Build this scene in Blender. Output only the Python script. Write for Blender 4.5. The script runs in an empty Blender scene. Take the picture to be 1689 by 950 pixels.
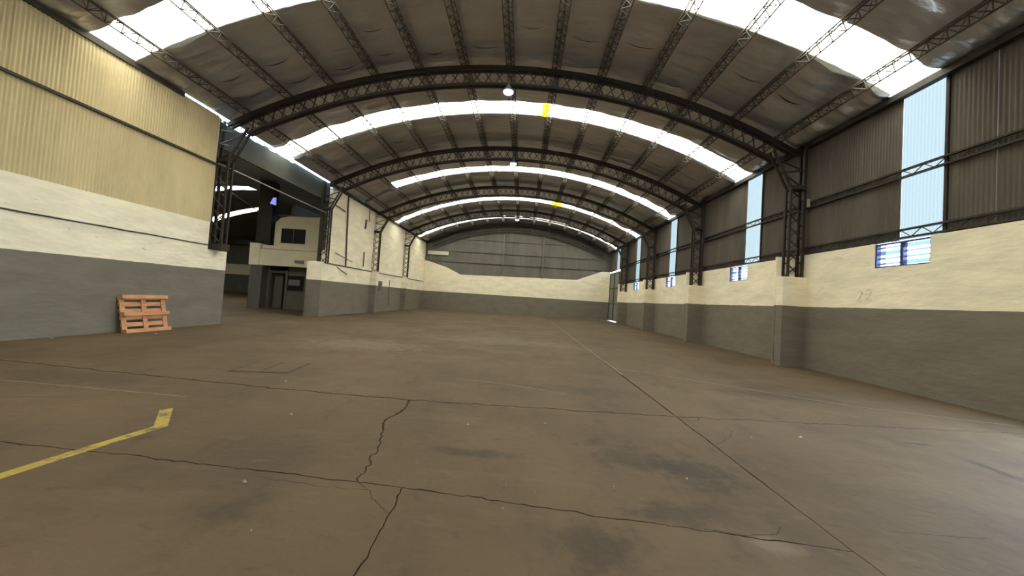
import bpy, math, random
from mathutils import Vector, Matrix, noise

random.seed(7)
scene = bpy.context.scene
COL = scene.collection

# ------------------------------------------------------------------ camera
PITCH, YAW, ROLL, FPX = 0.032, -0.0317, 0.0647, 600.0
cp, sp, cy_, sy_ = math.cos(PITCH), math.sin(PITCH), math.cos(YAW), math.sin(YAW)
fwd = Vector((sy_ * cp, cy_ * cp, sp))
rgt = Vector((cy_, -sy_, 0))
upv = rgt.cross(fwd)
r2 = math.cos(ROLL) * rgt + math.sin(ROLL) * upv
u2 = -math.sin(ROLL) * rgt + math.cos(ROLL) * upv
cam_d = bpy.data.cameras.new('camera')
cam_d.sensor_fit = 'HORIZONTAL'
cam_d.sensor_width = 36.0
cam_d.lens = FPX / 1689.0 * 36.0
cam_d.clip_end = 500
cam = bpy.data.objects.new('camera', cam_d)
COL.objects.link(cam)
M3 = Matrix((r2, u2, -fwd)).transposed()
cam.matrix_world = Matrix.Translation((0, 0, 1.5)) @ M3.to_4x4()
scene.camera = cam

# ------------------------------------------------------------------ sky
world = bpy.data.worlds.new('overcast_sky')
scene.world = world
world.use_nodes = True
bg = world.node_tree.nodes['Background']
bg.inputs['Color'].default_value = (0.62, 0.79, 1.0, 1)
bg.inputs['Strength'].default_value = 1.0

# ------------------------------------------------------------------ view
vs = scene.view_settings
vs.view_transform = 'Standard'
vs.look = 'None'
vs.gamma = 1.0
vs.use_curve_mapping = False
vs.exposure = 4.37
scene.cycles.use_denoising = True
scene.cycles.max_bounces = 14
scene.cycles.diffuse_bounces = 7
scene.cycles.transparent_max_bounces = 16
scene.cycles.sample_clamp_indirect = 8

# ------------------------------------------------------------------ constants
XL, XR, XC = -10.45, 8.67, -0.90
Y0, YE = -3.0, 37.5                        # hall runs from behind the camera to the end wall
TY = [11.9, 18.28, 24.67, 31.07]           # truss positions
ZC, RR = -10.57, 20.02                     # centre and radius of the roof arch
RT, RB = 19.80, 19.15                      # top and bottom chord radius
HALF = math.asin(9.56 / RR)
STRIPS = [(1.5, 2.55), (7.9, 8.95), (14.3, 15.4), (21.4, 22.45), (27.95, 29.0), (34.3, 35.4)]
WALLSTRIPS = [(7.85, 8.8), (13.8, 14.8), (21.35, 22.35), (27.85, 28.9), (33.7, 34.8)]
ZG, ZTOPL, ZTOPR = 1.865, 3.41, 3.47

# ------------------------------------------------------------------ helpers
class MB:
    def __init__(s): s.v, s.f = [], []
    def add(s, vs_, fs):
        n = len(s.v)
        s.v += [tuple(v) for v in vs_]
        s.f += [tuple(i + n for i in f) for f in fs]
        return s
    def box(s, x0, x1, y0, y1, z0, z1):
        return s.add([(x0, y0, z0), (x1, y0, z0), (x1, y1, z0), (x0, y1, z0), (x0, y0, z1), (x1, y0, z1), (x1, y1, z1), (x0, y1, z1)],
                     [(3, 2, 1, 0), (4, 5, 6, 7), (0, 1, 5, 4), (1, 2, 6, 5), (2, 3, 7, 6), (3, 0, 4, 7)])
    def bar(s, a, b, w, h=None, ref=(0, 1, 0)):
        h = h or w
        a, b = Vector(a), Vector(b)
        d = (b - a).normalized()
        r = Vector(ref)
        if abs(d.dot(r)) > 0.95: r = Vector((0, 0, 1)) if abs(d.z) < 0.9 else Vector((1, 0, 0))
        u = d.cross(r).normalized(); v = d.cross(u).normalized()
        u *= w / 2; v *= h / 2
        vs_ = [p + i * u + j * v for p in (a, b) for i, j in ((-1, -1), (1, -1), (1, 1), (-1, 1))]
        return s.add(vs_, [(0, 1, 2, 3), (7, 6, 5, 4), (0, 4, 5, 1), (1, 5, 6, 2), (2, 6, 7, 3), (3, 7, 4, 0)])
    def tube(s, pts, r, n=8):
        pts = [Vector(p) for p in pts]
        rings = []
        for i, p in enumerate(pts):
            d = (pts[min(i + 1, len(pts) - 1)] - pts[max(i - 1, 0)]).normalized()
            ref = Vector((0, 0, 1)) if abs(d.z) < 0.9 else Vector((1, 0, 0))
            u = d.cross(ref).normalized(); v = d.cross(u).normalized()
            rings.append([p + r * (math.cos(2 * math.pi * k / n) * u + math.sin(2 * math.pi * k / n) * v) for k in range(n)])
        fs = []
        for i in range(len(pts) - 1):
            for k in range(n):
                fs.append((i * n + k, i * n + (k + 1) % n, (i + 1) * n + (k + 1) % n, (i + 1) * n + k))
        fs.append(tuple(range(n - 1, -1, -1)))
        fs.append(tuple((len(pts) - 1) * n + k for k in range(n)))
        return s.add([v for r_ in rings for v in r_], fs)
    def lathe(s, prof, c=(0, 0, 0), n=20):
        vs_ = [(c[0] + r * math.cos(2 * math.pi * k / n), c[1] + r * math.sin(2 * math.pi * k / n), c[2] + z) for r, z in prof for k in range(n)]
        fs = [(i * n + k, i * n + (k + 1) % n, (i + 1) * n + (k + 1) % n, (i + 1) * n + k) for i in range(len(prof) - 1) for k in range(n)]
        return s.add(vs_, fs)
    def mesh(s, name):
        me = bpy.data.meshes.new(name)
        me.from_pydata(s.v, [], s.f)
        me.update()
        return me
    def build(s, name, m, parent=None, smooth=False):
        return link(name, s.mesh(name), m, parent, smooth)

def link(name, me, m, parent=None, smooth=False):
    if m is not None and not me.materials: me.materials.append(m)
    if smooth:
        for p in me.polygons: p.use_smooth = True
    o = bpy.data.objects.new(name, me)
    COL.objects.link(o)
    if parent: o.parent = parent
    return o

def tag(o, label=None, cat=None, group=None, kind=None):
    if label: o['label'] = label
    if cat: o['category'] = cat
    if group: o['group'] = group
    if kind: o['kind'] = kind
    return o

def empty(name, loc=(0, 0, 0), rz=0.0):
    o = bpy.data.objects.new(name, None)
    COL.objects.link(o)
    o.location = loc
    o.rotation_euler = (0, 0, rz)
    o.empty_display_size = 0.2
    return o

def struct(o, label=None):
    return tag(o, label, None, None, 'structure')

def arc(th, r, y): return (XC + r * math.sin(th), y, ZC + r * math.cos(th))

# ------------------------------------------------------------------ materials
def mat(name, base, rough=0.8, metal=0.0, var=0.0, scale=1.0, stretch=(1, 1, 1), bump=0.0, bscale=8.0, bdist=0.02, spec=0.3, detail=6, layers=(), zband=None, spots=()):
    """principled material; var = amount of light/dark mottling; layers = extra noise stains (colour, scale, low, high, stretch)"""
    m = bpy.data.materials.new(name)
    m.use_nodes = True
    nt = m.node_tree
    N, L = nt.nodes, nt.links
    b = N['Principled BSDF']
    b.inputs['Roughness'].default_value = rough
    b.inputs['Metallic'].default_value = metal
    b.inputs['Specular IOR Level'].default_value = spec
    geo = N.new('ShaderNodeNewGeometry')
    def mapped(st):
        mp = N.new('ShaderNodeMapping')
        mp.inputs['Scale'].default_value = st
        L.new(geo.outputs['Position'], mp.inputs['Vector'])
        return mp.outputs['Vector']
    col = None
    def rgb(c):
        n = N.new('ShaderNodeRGB'); n.outputs[0].default_value = (*c, 1); return n.outputs[0]
    if zband:                                        # two coats of paint meeting at a height
        sep = N.new('ShaderNodeSeparateXYZ'); L.new(geo.outputs['Position'], sep.inputs[0])
        nz = N.new('ShaderNodeTexNoise'); nz.inputs['Scale'].default_value = 3; L.new(geo.outputs['Position'], nz.inputs['Vector'])
        ma = N.new('ShaderNodeMath'); ma.operation = 'MULTIPLY_ADD'; ma.inputs[1].default_value = 0.03; L.new(nz.outputs['Fac'], ma.inputs[0]); L.new(sep.outputs['Z'], ma.inputs[2])
        gt = N.new('ShaderNodeMath'); gt.operation = 'GREATER_THAN'; gt.inputs[1].default_value = zband[0] + 0.015; L.new(ma.outputs[0], gt.inputs[0])
        mx = N.new('ShaderNodeMix'); mx.data_type = 'RGBA'
        L.new(gt.outputs[0], mx.inputs['Factor']); L.new(rgb(base), mx.inputs['A']); L.new(rgb(zband[1]), mx.inputs['B'])
        col = mx.outputs['Result']
    else:
        col = rgb(base)
    if var > 0:
        nz = N.new('ShaderNodeTexNoise'); nz.inputs['Scale'].default_value = scale; nz.inputs['Detail'].default_value = detail; nz.inputs['Roughness'].default_value = 0.62
        L.new(mapped(stretch), nz.inputs['Vector'])
        mr = N.new('ShaderNodeMapRange'); mr.inputs['From Min'].default_value = 0.3; mr.inputs['From Max'].default_value = 0.7
        mr.inputs['To Min'].default_value = 1 - var; mr.inputs['To Max'].default_value = 1 + var
        L.new(nz.outputs['Fac'], mr.inputs['Value'])
        mu = N.new('ShaderNodeVectorMath'); mu.operation = 'SCALE'
        L.new(col, mu.inputs[0]); L.new(mr.outputs[0], mu.inputs['Scale'])
        col = mu.outputs[0]
    for (c, sc, lo, hi, st, amt) in layers:
        nz = N.new('ShaderNodeTexNoise'); nz.inputs['Scale'].default_value = sc; nz.inputs['Detail'].default_value = 8; nz.inputs['Roughness'].default_value = 0.65
        L.new(mapped(st), nz.inputs['Vector'])
        mr = N.new('ShaderNodeMapRange'); mr.inputs['From Min'].default_value = lo; mr.inputs['From Max'].default_value = hi; mr.inputs['To Max'].default_value = amt
        L.new(nz.outputs['Fac'], mr.inputs['Value'])
        mx = N.new('ShaderNodeMix'); mx.data_type = 'RGBA'
        L.new(mr.outputs[0], mx.inputs['Factor']); L.new(col, mx.inputs['A']); L.new(rgb(c), mx.inputs['B'])
        col = mx.outputs['Result']
    for (cx, cy, rx, ry, c, amt) in spots:           # oil and tyre stains and lighter patches, each at its own place
        su = N.new('ShaderNodeVectorMath'); su.operation = 'SUBTRACT'; su.inputs[1].default_value = (cx, cy, 0); L.new(geo.outputs['Position'], su.inputs[0])
        mu = N.new('ShaderNodeVectorMath'); mu.operation = 'MULTIPLY'; mu.inputs[1].default_value = (1 / rx, 1 / ry, 0); L.new(su.outputs[0], mu.inputs[0])
        ln = N.new('ShaderNodeVectorMath'); ln.operation = 'LENGTH'; L.new(mu.outputs[0], ln.inputs[0])
        nz = N.new('ShaderNodeTexNoise'); nz.inputs['Scale'].default_value = 3.2; nz.inputs['Detail'].default_value = 9; nz.inputs['Roughness'].default_value = 0.7
        L.new(geo.outputs['Position'], nz.inputs['Vector'])
        ma = N.new('ShaderNodeMath'); ma.operation = 'MULTIPLY_ADD'; ma.inputs[1].default_value = 3.0; L.new(nz.outputs['Fac'], ma.inputs[0]); L.new(ln.outputs['Value'], ma.inputs[2])
        mr = N.new('ShaderNodeMapRange'); mr.interpolation_type = 'SMOOTHSTEP'; mr.inputs['From Min'].default_value = 2.5; mr.inputs['From Max'].default_value = 1.7; mr.inputs['To Max'].default_value = amt
        L.new(ma.outputs[0], mr.inputs['Value'])
        mx = N.new('ShaderNodeMix'); mx.data_type = 'RGBA'
        L.new(mr.outputs[0], mx.inputs['Factor']); L.new(col, mx.inputs['A']); L.new(rgb(c), mx.inputs['B'])
        col = mx.outputs['Result']
    L.new(col, b.inputs['Base Color'])
    if bump > 0:
        nz = N.new('ShaderNodeTexNoise'); nz.inputs['Scale'].default_value = bscale; nz.inputs['Detail'].default_value = 6
        L.new(mapped(stretch), nz.inputs['Vector'])
        bp = N.new('ShaderNodeBump'); bp.inputs['Strength'].default_value = bump; bp.inputs['Distance'].default_value = bdist
        L.new(nz.outputs['Fac'], bp.inputs['Height']); L.new(bp.outputs[0], b.inputs['Normal'])
    return m

def sheet_mat(name, clear, diffuse, mixf):
    """fibreglass daylight sheet: part of the light passes straight, part is scattered"""
    m = bpy.data.materials.new(name)
    m.use_nodes = True
    nt = m.node_tree; N, L = nt.nodes, nt.links
    N.remove(N['Principled BSDF'])
    t = N.new('ShaderNodeBsdfTransparent'); t.inputs['Color'].default_value = (*clear, 1)
    d = N.new('ShaderNodeBsdfTranslucent'); d.inputs['Color'].default_value = (*diffuse, 1)
    mx = N.new('ShaderNodeMixShader'); mx.inputs['Fac'].default_value = mixf
    L.new(t.outputs[0], mx.inputs[1]); L.new(d.outputs[0], mx.inputs[2]); L.new(mx.outputs[0], N['Material Output'].inputs['Surface'])
    return m

def glow_mat(name, c, s):
    m = bpy.data.materials.new(name); m.use_nodes = True
    b = m.node_tree.nodes['Principled BSDF']
    b.inputs['Base Color'].default_value = (*c, 1)
    b.inputs['Emission Color'].default_value = (*c, 1); b.inputs['Emission Strength'].default_value = s
    return m

CREAM = (0.84, 0.755, 0.575)
GREY = (0.170, 0.148, 0.117)
M = {}
M['wall'] = mat('painted_masonry', GREY, 0.75, var=0.13, scale=1.1, stretch=(0.8, 0.8, 2.6), bump=0.55, bscale=5, zband=(ZG, CREAM),
                layers=[((0.12, 0.11, 0.085), 1.6, 0.60, 0.80, (0.7, 0.7, 3.0), 0.45), ((0.24, 0.26, 0.20), 1.3, 0.53, 0.72, (0.8, 0.8, 3), 0.15), ((0.16, 0.13, 0.09), 5.0, 0.66, 0.74, (0.7, 0.7, 2.5), 0.55)])
M['cream'] = mat('cream_plaster', CREAM, 0.8, var=0.08, scale=0.8, bump=0.2, bscale=6, layers=[((0.25, 0.2, 0.13), 1.8, 0.63, 0.85, (1, 1, 0.6), 0.5)])
M['leftsheet'] = mat('cream_painted_sheet', (0.60, 0.49, 0.28), 0.55, var=0.14, scale=1.2, stretch=(1, 1, 0.35), spec=0.3, layers=[((0.25, 0.2, 0.12), 3, 0.62, 0.85, (1, 1, 0.3), 0.4)])
M['darksheet'] = mat('aged_cladding_sheet', (0.095, 0.078, 0.064), 0.65, var=0.25, scale=1.0, stretch=(1, 1.5, 0.3), layers=[((0.26, 0.23, 0.2), 2.0, 0.60, 0.8, (1, 2, 0.2), 0.35)])
M['endsheet'] = mat('grey_end_cladding', (0.15, 0.14, 0.12), 0.65, var=0.2, scale=0.9, stretch=(1.5, 1, 0.3))
M['steel'] = mat('dark_rusty_steel', (0.030, 0.023, 0.018), 0.6, metal=0.0, var=0.3, scale=4, layers=[((0.07, 0.04, 0.025), 5, 0.58, 0.75, (1, 1, 1), 0.6)])
M['purlin'] = mat('brown_primed_steel', (0.085, 0.07, 0.056), 0.6, var=0.25, scale=4)
M['membrane'] = mat('aged_foil_insulation', (0.54, 0.53, 0.535), 0.30, metal=0.75, var=0.12, scale=0.9, stretch=(0.6, 1.6, 1), spec=0.5, bump=0.9, bscale=3.0, bdist=0.05,
                    layers=[((0.15, 0.13, 0.10), 1.3, 0.58, 0.82, (0.5, 1.6, 1), 0.5)])
M['valley'] = mat('dull_green_board', (0.062, 0.064, 0.05), 0.7, var=0.2, scale=0.8)
M['annexroof'] = mat('dull_annex_roof', (0.10, 0.098, 0.082), 0.7, var=0.2, scale=0.7)
M['skylight'] = sheet_mat('clear_fibreglass', (0.97, 0.76, 0.50), (0.98, 0.78, 0.53), 0.45)
M['skyyellow'] = sheet_mat('yellowed_fibreglass', (0.85, 0.70, 0.10), (0.8, 0.62, 0.12), 0.5)
M['walllight'] = sheet_mat('pale_blue_fibreglass', (0.032, 0.034, 0.032), (0.118, 0.124, 0.108), 0.5)
M['louver'] = sheet_mat('blue_louver_glass', (0.26, 0.30, 0.40), (0.16, 0.2, 0.25), 0.3)
M['darkglass'] = mat('dark_glass', (0.010, 0.010, 0.010), 0.4, spec=0.15)
M['wood'] = mat('orange_pine', (0.52, 0.25, 0.12), 0.7, var=0.22, scale=3, stretch=(1, 1, 5), layers=[((0.22, 0.09, 0.045), 5, 0.58, 0.8, (1, 1, 3), 0.5)])
M['yellow'] = mat('worn_yellow_paint', (0.34, 0.245, 0.045), 0.7, var=0.15, scale=5, layers=[((0.09, 0.066, 0.042), 7, 0.48, 0.60, (1, 1, 1), 0.85)])
M['white'] = mat('worn_white_paint', (0.17, 0.135, 0.095), 0.7, var=0.15, scale=5, layers=[((0.098, 0.072, 0.047), 5, 0.42, 0.60, (1, 1, 1), 0.9)])
M['paper'] = mat('white_paper', (0.32, 0.28, 0.23), 0.8, var=0.05, scale=10)
DK = (0.045, 0.035, 0.026)
LT = (0.165, 0.128, 0.086)
M['floor'] = mat('stained_concrete', (0.101, 0.070, 0.042), 0.75, var=0.24, scale=0.45, stretch=(1, 1, 1), bump=0.25, bscale=12, spec=0.12, detail=10,
                 layers=[((0.058, 0.043, 0.028), 0.7, 0.50, 0.72, (1.6, 0.8, 1), 0.65), ((0.140, 0.100, 0.060), 1.0, 0.53, 0.72, (0.6, 1.5, 1), 0.55),
                         ((0.050, 0.038, 0.026), 2.4, 0.56, 0.70, (1, 0.55, 1), 0.5), ((0.045, 0.034, 0.024), 8.0, 0.60, 0.72, (0.5, 1, 1), 0.5),
                         ((0.135, 0.10, 0.066), 5.0, 0.58, 0.70, (0.5, 1, 1), 0.4), ((0.22, 0.18, 0.13), 20.0, 0.72, 0.77, (1, 1, 1), 0.6)],
                 spots=[(1.72, 3.50, .42, .55, DK, .75), (1.15, 3.75, .55, .45, DK, .6), (0.6, 2.32, .45, .30, DK, .6), (1.25, 2.80, .5, .22, DK, .6), (1.75, 2.5, .22, .14, LT, .7),
                        (-0.5, 3.55, .7, .13, DK, .6), (0.9, 6.4, 1.6, .5, DK, .45), (4.9, 7.1, 1.6, .35, DK, .5), (-0.7, 13.0, 3.2, 1.6, LT, .5), (-4.4, 10.0, 2.4, 1.5, LT, .6),
                        (-6.2, 5.0, 2.2, .5, DK, .4), (5.15, 4.85, .25, .08, DK, .8), (5.2, 4.15, .09, .40, DK, .8), (7.2, 16.5, 1.6, 3.0, DK, .4), (-1.9, 2.35, .35, .22, DK, .45)])
M['joint'] = mat('dark_joint', (0.035, 0.028, 0.020), 0.9, var=0.2, scale=5)
M['rim'] = mat('hatch_rim', (0.05, 0.037, 0.025), 0.8, var=0.3, scale=6)
M['blueframe'] = mat('blue_window_frame', (0.035, 0.035, 0.11), 0.5, var=0.2, scale=8)
M['mark'] = mat('worn_mark_paint', (0.52, 0.45, 0.32), 0.8, var=0.15, scale=9, layers=[((0.80, 0.72, 0.55), 9, 0.40, 0.58, (1, 1, 1), 0.85)])
M['ground'] = mat('yard_ground', (0.30, 0.29, 0.27), 0.9, var=0.2, scale=0.5)
M['office'] = mat('office_panel', (0.15, 0.145, 0.12), 0.7, var=0.12, scale=1.5)
M['greypaint'] = mat('grey_paint', (0.125, 0.118, 0.10), 0.7, var=0.15, scale=1.2, bump=0.2)
M['gate'] = mat('grey_gate_metal', (0.19, 0.185, 0.165), 0.55, var=0.12, scale=1.5)
M['box'] = mat('grey_enamel', (0.17, 0.17, 0.16), 0.5, var=0.1, scale=4)
M['cable'] = mat('dark_cable', (0.05, 0.042, 0.032), 0.7, var=0.2, scale=6)
M['pipe'] = mat('brown_pipe', (0.12, 0.095, 0.06), 0.6, var=0.2, scale=6)
M['zinc'] = mat('weathered_zinc', (0.30, 0.29, 0.25), 0.5, metal=0.5, var=0.2, scale=5)
M['lampwhite'] = glow_mat('lamp_glow', (0.60, 0.68, 1.0), 0.2)
M['windowblue'] = glow_mat('blue_window_glow', (0.26, 0.30, 0.85), 0.05)

# ================================================================== SETTING
struct(MB().box(-120, 120, -90, 140, -0.6, -0.12).build('ground', M['ground']), 'bare yard ground outside the hall')
fl = struct(MB().box(-50, XR + 0.3, Y0, 53, -0.12, -0.02).build('floor', M['joint']), 'stained brown concrete floor of the hall')

# --- floor slabs, cut by the joints and cracks that show in the concrete
def wob(a, b, n, amp, seed):
    n *= 3
    a, b = Vector(a), Vector(b); d = b - a; nrm = Vector((-d.y, d.x)).normalized(); out = []
    for i in range(n + 1):
        t = i / n
        k = 0 if i in (0, n) else 1
        out.append(a + d * t + nrm * (k * amp * (noise.noise(Vector((t * d.length * 2.3, seed, 0))) + 0.7 * noise.noise(Vector((t * d.length * 8, seed, 3))) + 0.6 * noise.noise(Vector((t * d.length * 22, seed, 6))))))
    return [(p.x, p.y) for p in out]
P_w53, P_a, P_b = (XL, 5.85), (-1.5, 5.12), (2.27, 5.27)
P_e53 = (XR, 5.80)
P_w29, P_c, P_d, P_e = (XL, 3.35), (-1.2, 2.86), (-0.83, 2.83), (2.26, 2.50)
P_n, P_s, P_nw, P_ne, P_sw, P_se = (2.25, YE), (2.28, Y0), (XL, YE), (XR, YE), (XL, Y0), (XR, Y0)
P_sc = (-0.72, Y0)
edges = {
    'w53': wob(P_w53, (-3.72, 5.22), 16, 0.05, 1)[:-1] + wob((-3.72, 5.22), P_a, 14, 0.04, 2),
    'm53': wob(P_a, P_b, 22, 0.05, 3), 'e53': wob(P_b, P_e53, 26, 0.05, 4),
    'n': wob(P_b, P_n, 30, 0.012, 5), 's1': wob(P_e, P_b, 16, 0.012, 6), 's2': wob(P_s, P_e, 24, 0.012, 7),
    'crk': wob(P_c, (-1.31, 3.55), 8, 0.05, 8)[:-1] + wob((-1.31, 3.55), (-1.52, 4.27), 8, 0.04, 9)[:-1] + wob((-1.52, 4.27), (-1.43, 4.7), 5, 0.03, 10)[:-1] + wob((-1.43, 4.7), P_a, 5, 0.03, 11),
    'w29': wob(P_w29, (-3.38, 2.99), 12, 0.03, 12)[:-1] + wob((-3.38, 2.99), P_c, 14, 0.025, 13),
    'm29': wob(P_c, P_d, 4, 0.02, 14), 'e29': wob(P_d, P_e, 22, 0.03, 15),
    'crk2': wob(P_sc, (-0.80, 2.28), 26, 0.03, 16)[:-1] + wob((-0.80, 2.28), P_d, 8, 0.02, 17),
}
def path(*spec):
    out = []
    for s in spec:
        if isinstance(s, tuple): out.append(s); continue
        e = edges[s.lstrip('-')]
        e = e[::-1] if s[0] == '-' else e
        out += e[1:] if out and (Vector(out[-1]) - Vector(e[0])).length < 1e-4 else e
    if (Vector(out[0]) - Vector(out[-1])).length < 1e-4: out.pop()
    return out
def slab(name, loop, gap=0.006):
    n = len(loop); P = [Vector(p) for p in loop]
    area = sum(P[i].x * P[(i + 1) % n].y - P[(i + 1) % n].x * P[i].y for i in range(n))
    sgn = 1 if area > 0 else -1
    ins = []
    for i in range(n):
        d1 = (P[i] - P[i - 1]).normalized(); d2 = (P[(i + 1) % n] - P[i]).normalized()
        nn = Vector((-(d1 + d2).y, (d1 + d2).x))
        nn = nn.normalized() * sgn if nn.length > 1e-6 else Vector((0, 0))
        g = gap * (1.0 + max(0.0, min(P[i].y, 12) - 2.5) * 0.75) * (0.55 + 0.9 * abs(noise.noise(Vector((P[i].x * 3, P[i].y * 3, 5)))))
        ins.append(P[i] + nn * g)
    if sgn < 0: ins = ins[::-1]
    m = MB()
    vs_ = [(p.x, p.y, 0) for p in ins] + [(p.x, p.y, -0.03) for p in ins]
    m.add(vs_, [tuple(range(n))] + [(i, i + n, (i + 1) % n + n, (i + 1) % n) for i in range(n)])
    return m.build(name, M['floor'], fl)
slab('slab', path('w53', 'm53', 'n', P_nw))
slab('slab', path('e53', P_ne, '-n'))
slab('slab', path('w29', 'crk', '-w53'))
slab('slab', path('m29', 'e29', 's1', '-m53', '-crk'))
slab('slab', path('s2', 's1', 'e53', P_se))
slab('slab', path(P_sw, 'crk2', '-m29', '-w29'))
slab('slab', path('crk2', 'e29', '-s2'))
def crack(pts, w, seed):
    P = []
    for a, b in zip(pts[:-1], pts[1:]):
        P += wob(a, b, 4, 0.02, seed)[:-1]
    P.append(pts[-1])
    m = MB(); vs_ = []
    for i, (x, y) in enumerate(P):
        a = P[max(i - 1, 0)]; b = P[min(i + 1, len(P) - 1)]
        d = Vector((b[0] - a[0], b[1] - a[1])).normalized()
        k = w * (0.5 + 0.8 * abs(noise.noise(Vector((x * 6, y * 6, seed))))) * (0.25 if i in (0, len(P) - 1) else 1)
        vs_ += [(x - d.y * k, y + d.x * k, 0.0012), (x + d.y * k, y - d.x * k, 0.0012)]
    m.add(vs_, [(2 * i + 1, 2 * i + 3, 2 * i + 2, 2 * i) for i in range(len(P) - 1)])
    m.build('crack', M['joint'], fl)
crack([(-1.2, 2.86), (-1.06, 2.76), (-0.98, 2.64), (-0.81, 2.50)], 0.006, 31)
crack([(2.78, 4.97), (2.75, 4.75), (2.58, 4.54), (2.29, 4.26)], 0.006, 32)
crack([(2.3, 2.8), (2.44, 2.78)], 0.004, 33)
crack([(2.75, 2.78), (3.14, 2.78), (3.5, 2.79)], 0.005, 34)
crack([(2.27, 5.24), (2.42, 5.12), (2.52, 5.15), (2.6, 5.3)], 0.012, 35)
crack([(-2.05, 5.28), (-1.95, 5.18), (-1.5, 5.17)], 0.008, 36)
crack([(1.35, 2.62), (1.6, 2.58), (1.85, 2.62), (1.95, 2.72)], 0.006, 37)
crack([(-2.0, 2.82), (-1.4, 2.75), (-1.06, 2.76)], 0.005, 38)
crack([(-5.6, 6.2), (-5.0, 6.05), (-4.9, 6.02), (-3.9, 6.3)], 0.010, 39)
crack([(-9.8, 3.9), (-6.2, 4.0), (-5.0, 4.3)], 0.008, 40)
MB().box(-50, XL - 0.003, Y0, 53, -0.03, 0.0).build('slab', M['floor'], fl)

# --- arched ceilings -------------------------------------------------------
NP, DTH = 6, 1.53 / 20.02
PTH = [k * DTH for k in range(-NP, NP + 1)]
GAPS = [-HALF] + PTH + [HALF]

def ceiling_zone(y0, y1, seed):
    nx, ny = 14 * 8, max(4, int((y1 - y0) / 0.075))
    m = MB(); vs_ = []
    for j in range(ny + 1):
        y = y0 + (y1 - y0) * j / ny
        for i in range(nx + 1):
            g, t = divmod(i, 8)
            if g == 14: g, t = 13, 8
            t /= 8.0
            th = GAPS[g] * (1 - t) + GAPS[g + 1] * t
            x = RR * th
            e = math.sin(math.pi * t)
            side = min(1.3, 1.2 * (abs(th) / HALF) ** 3 + 0.22)
            d = -0.022 * e - e * side * (0.115 * noise.noise(Vector((x * 0.55 + g * 7.3, y * 2.6, seed))) + 0.05 * noise.noise(Vector((x * 1.2, y * 6.5, seed + 4))))
            d -= e * 0.045 * (0.25 + side) * max(0.0, 1 - abs(noise.noise(Vector((x * 0.35 + g * 3.7, y * 3.2, seed + 9)))) * 4.0)
            rib = max(0.0, (abs(th) / HALF - 0.62) / 0.38) * (0.075 if th > 0 else 0.045)
            d -= e * rib * abs(math.sin(math.pi * y / 0.46 + 1.4 * noise.noise(Vector((x * 0.8, y * 0.9, seed + 20)))))
            yy = y
            if j in (0, ny): yy += 0.035 * noise.noise(Vector((x * 2.5, y, seed))) + 0.02 * noise.noise(Vector((x * 9, y, seed)))
            vs_.append(arc(th, RR + d, yy))
    fs = [(j * (nx + 1) + i, (j + 1) * (nx + 1) + i, (j + 1) * (nx + 1) + i + 1, j * (nx + 1) + i + 1) for j in range(ny) for i in range(nx)]
    m.add(vs_, fs)
    c = struct(m.build('ceiling', M['membrane'], None, True), 'wrinkled foil-faced insulation under the arched roof')
    # slits where the lining sags apart, showing the dark cavity
    rows = [v for v in (y0 + 1.25, y0 + 2.3) if seed > 3] if y1 - y0 > 3 else []
    rng = random.Random(int(seed * 10))
    for yr in rows:
        for g in range(1, 13):
            if rng.random() < 0.45: continue
            t0 = GAPS[g] + (GAPS[g + 1] - GAPS[g]) * rng.uniform(0.08, 0.3); t1 = GAPS[g] + (GAPS[g + 1] - GAPS[g]) * rng.uniform(0.6, 0.92)
            yo = yr + rng.uniform(-0.22, 0.22); w = rng.uniform(0.010, 0.028); n = 8
            vs2 = []
            for i in range(n + 1):
                f = i / n; k = math.sin(math.pi * f); th = t0 + (t1 - t0) * f
                yb = yo + 0.05 * k + 0.012 * noise.noise(Vector((f * 3, g, yr)))
                r = RR - 0.085 - 0.05 * math.sin(math.pi * f)
                vs2 += [arc(th, r, yb - w * k), arc(th, r, yb + w * k)]
            MB().add(vs2, [(2 * i, 2 * i + 1, 2 * i + 3, 2 * i + 2) for i in range(n)]).build('lining_slit', M['joint'], c)
    return c
ys = [Y0] + [v for s in STRIPS for v in s] + [YE]
for k in range(0, len(ys), 2):
    ceiling_zone(ys[k], ys[k + 1], k * 3.1)

# outer metal roof above the insulation (keeps the daylight out)
m = MB()
for k in range(0, len(ys), 2):
    n = 28
    a = ys[k] + (0.03 if k else -0.3); b = ys[k + 1] - (0.03 if k + 2 < len(ys) else -0.4)
    vs_ = [arc(-HALF + 2 * HALF * i / n, RR + 0.10, y) for y in (a, b) for i in range(n + 1)]
    m.add(vs_, [(i, i + 1, n + 2 + i, n + 1 + i) for i in range(n)])
struct(m.build('ceiling_outer_sheets', M['zinc']), 'outer metal sheets of the arched roof')

# daylight strips in the roof, one pane per purlin gap
me_cache = {}
for si, (a, b) in enumerate(STRIPS):
    w = struct(empty('window_%d' % (si + 1), arc(0, RR, a)), 'bright translucent daylight strip across the arched roof')
    for g in range(14):
        m = MB(); n = 6
        vs_ = []
        for y in (a - 0.05, b + 0.05):
            for i in range(n + 1):
                th = GAPS[g] + (GAPS[g + 1] - GAPS[g]) * i / n
                p = arc(th, RR + 0.06 + 0.012 * (i % 2), y)
                q = arc(0, RR, a)
                vs_.append((p[0] - q[0], p[1] - q[1], p[2] - q[2]))
        m.add(vs_, [(i, i + 1, n + 2 + i, n + 1 + i) for i in range(n)])
        m.build('pane', M['membrane'] if si == 3 and g < 2 else M['skylight'], w)
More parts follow.
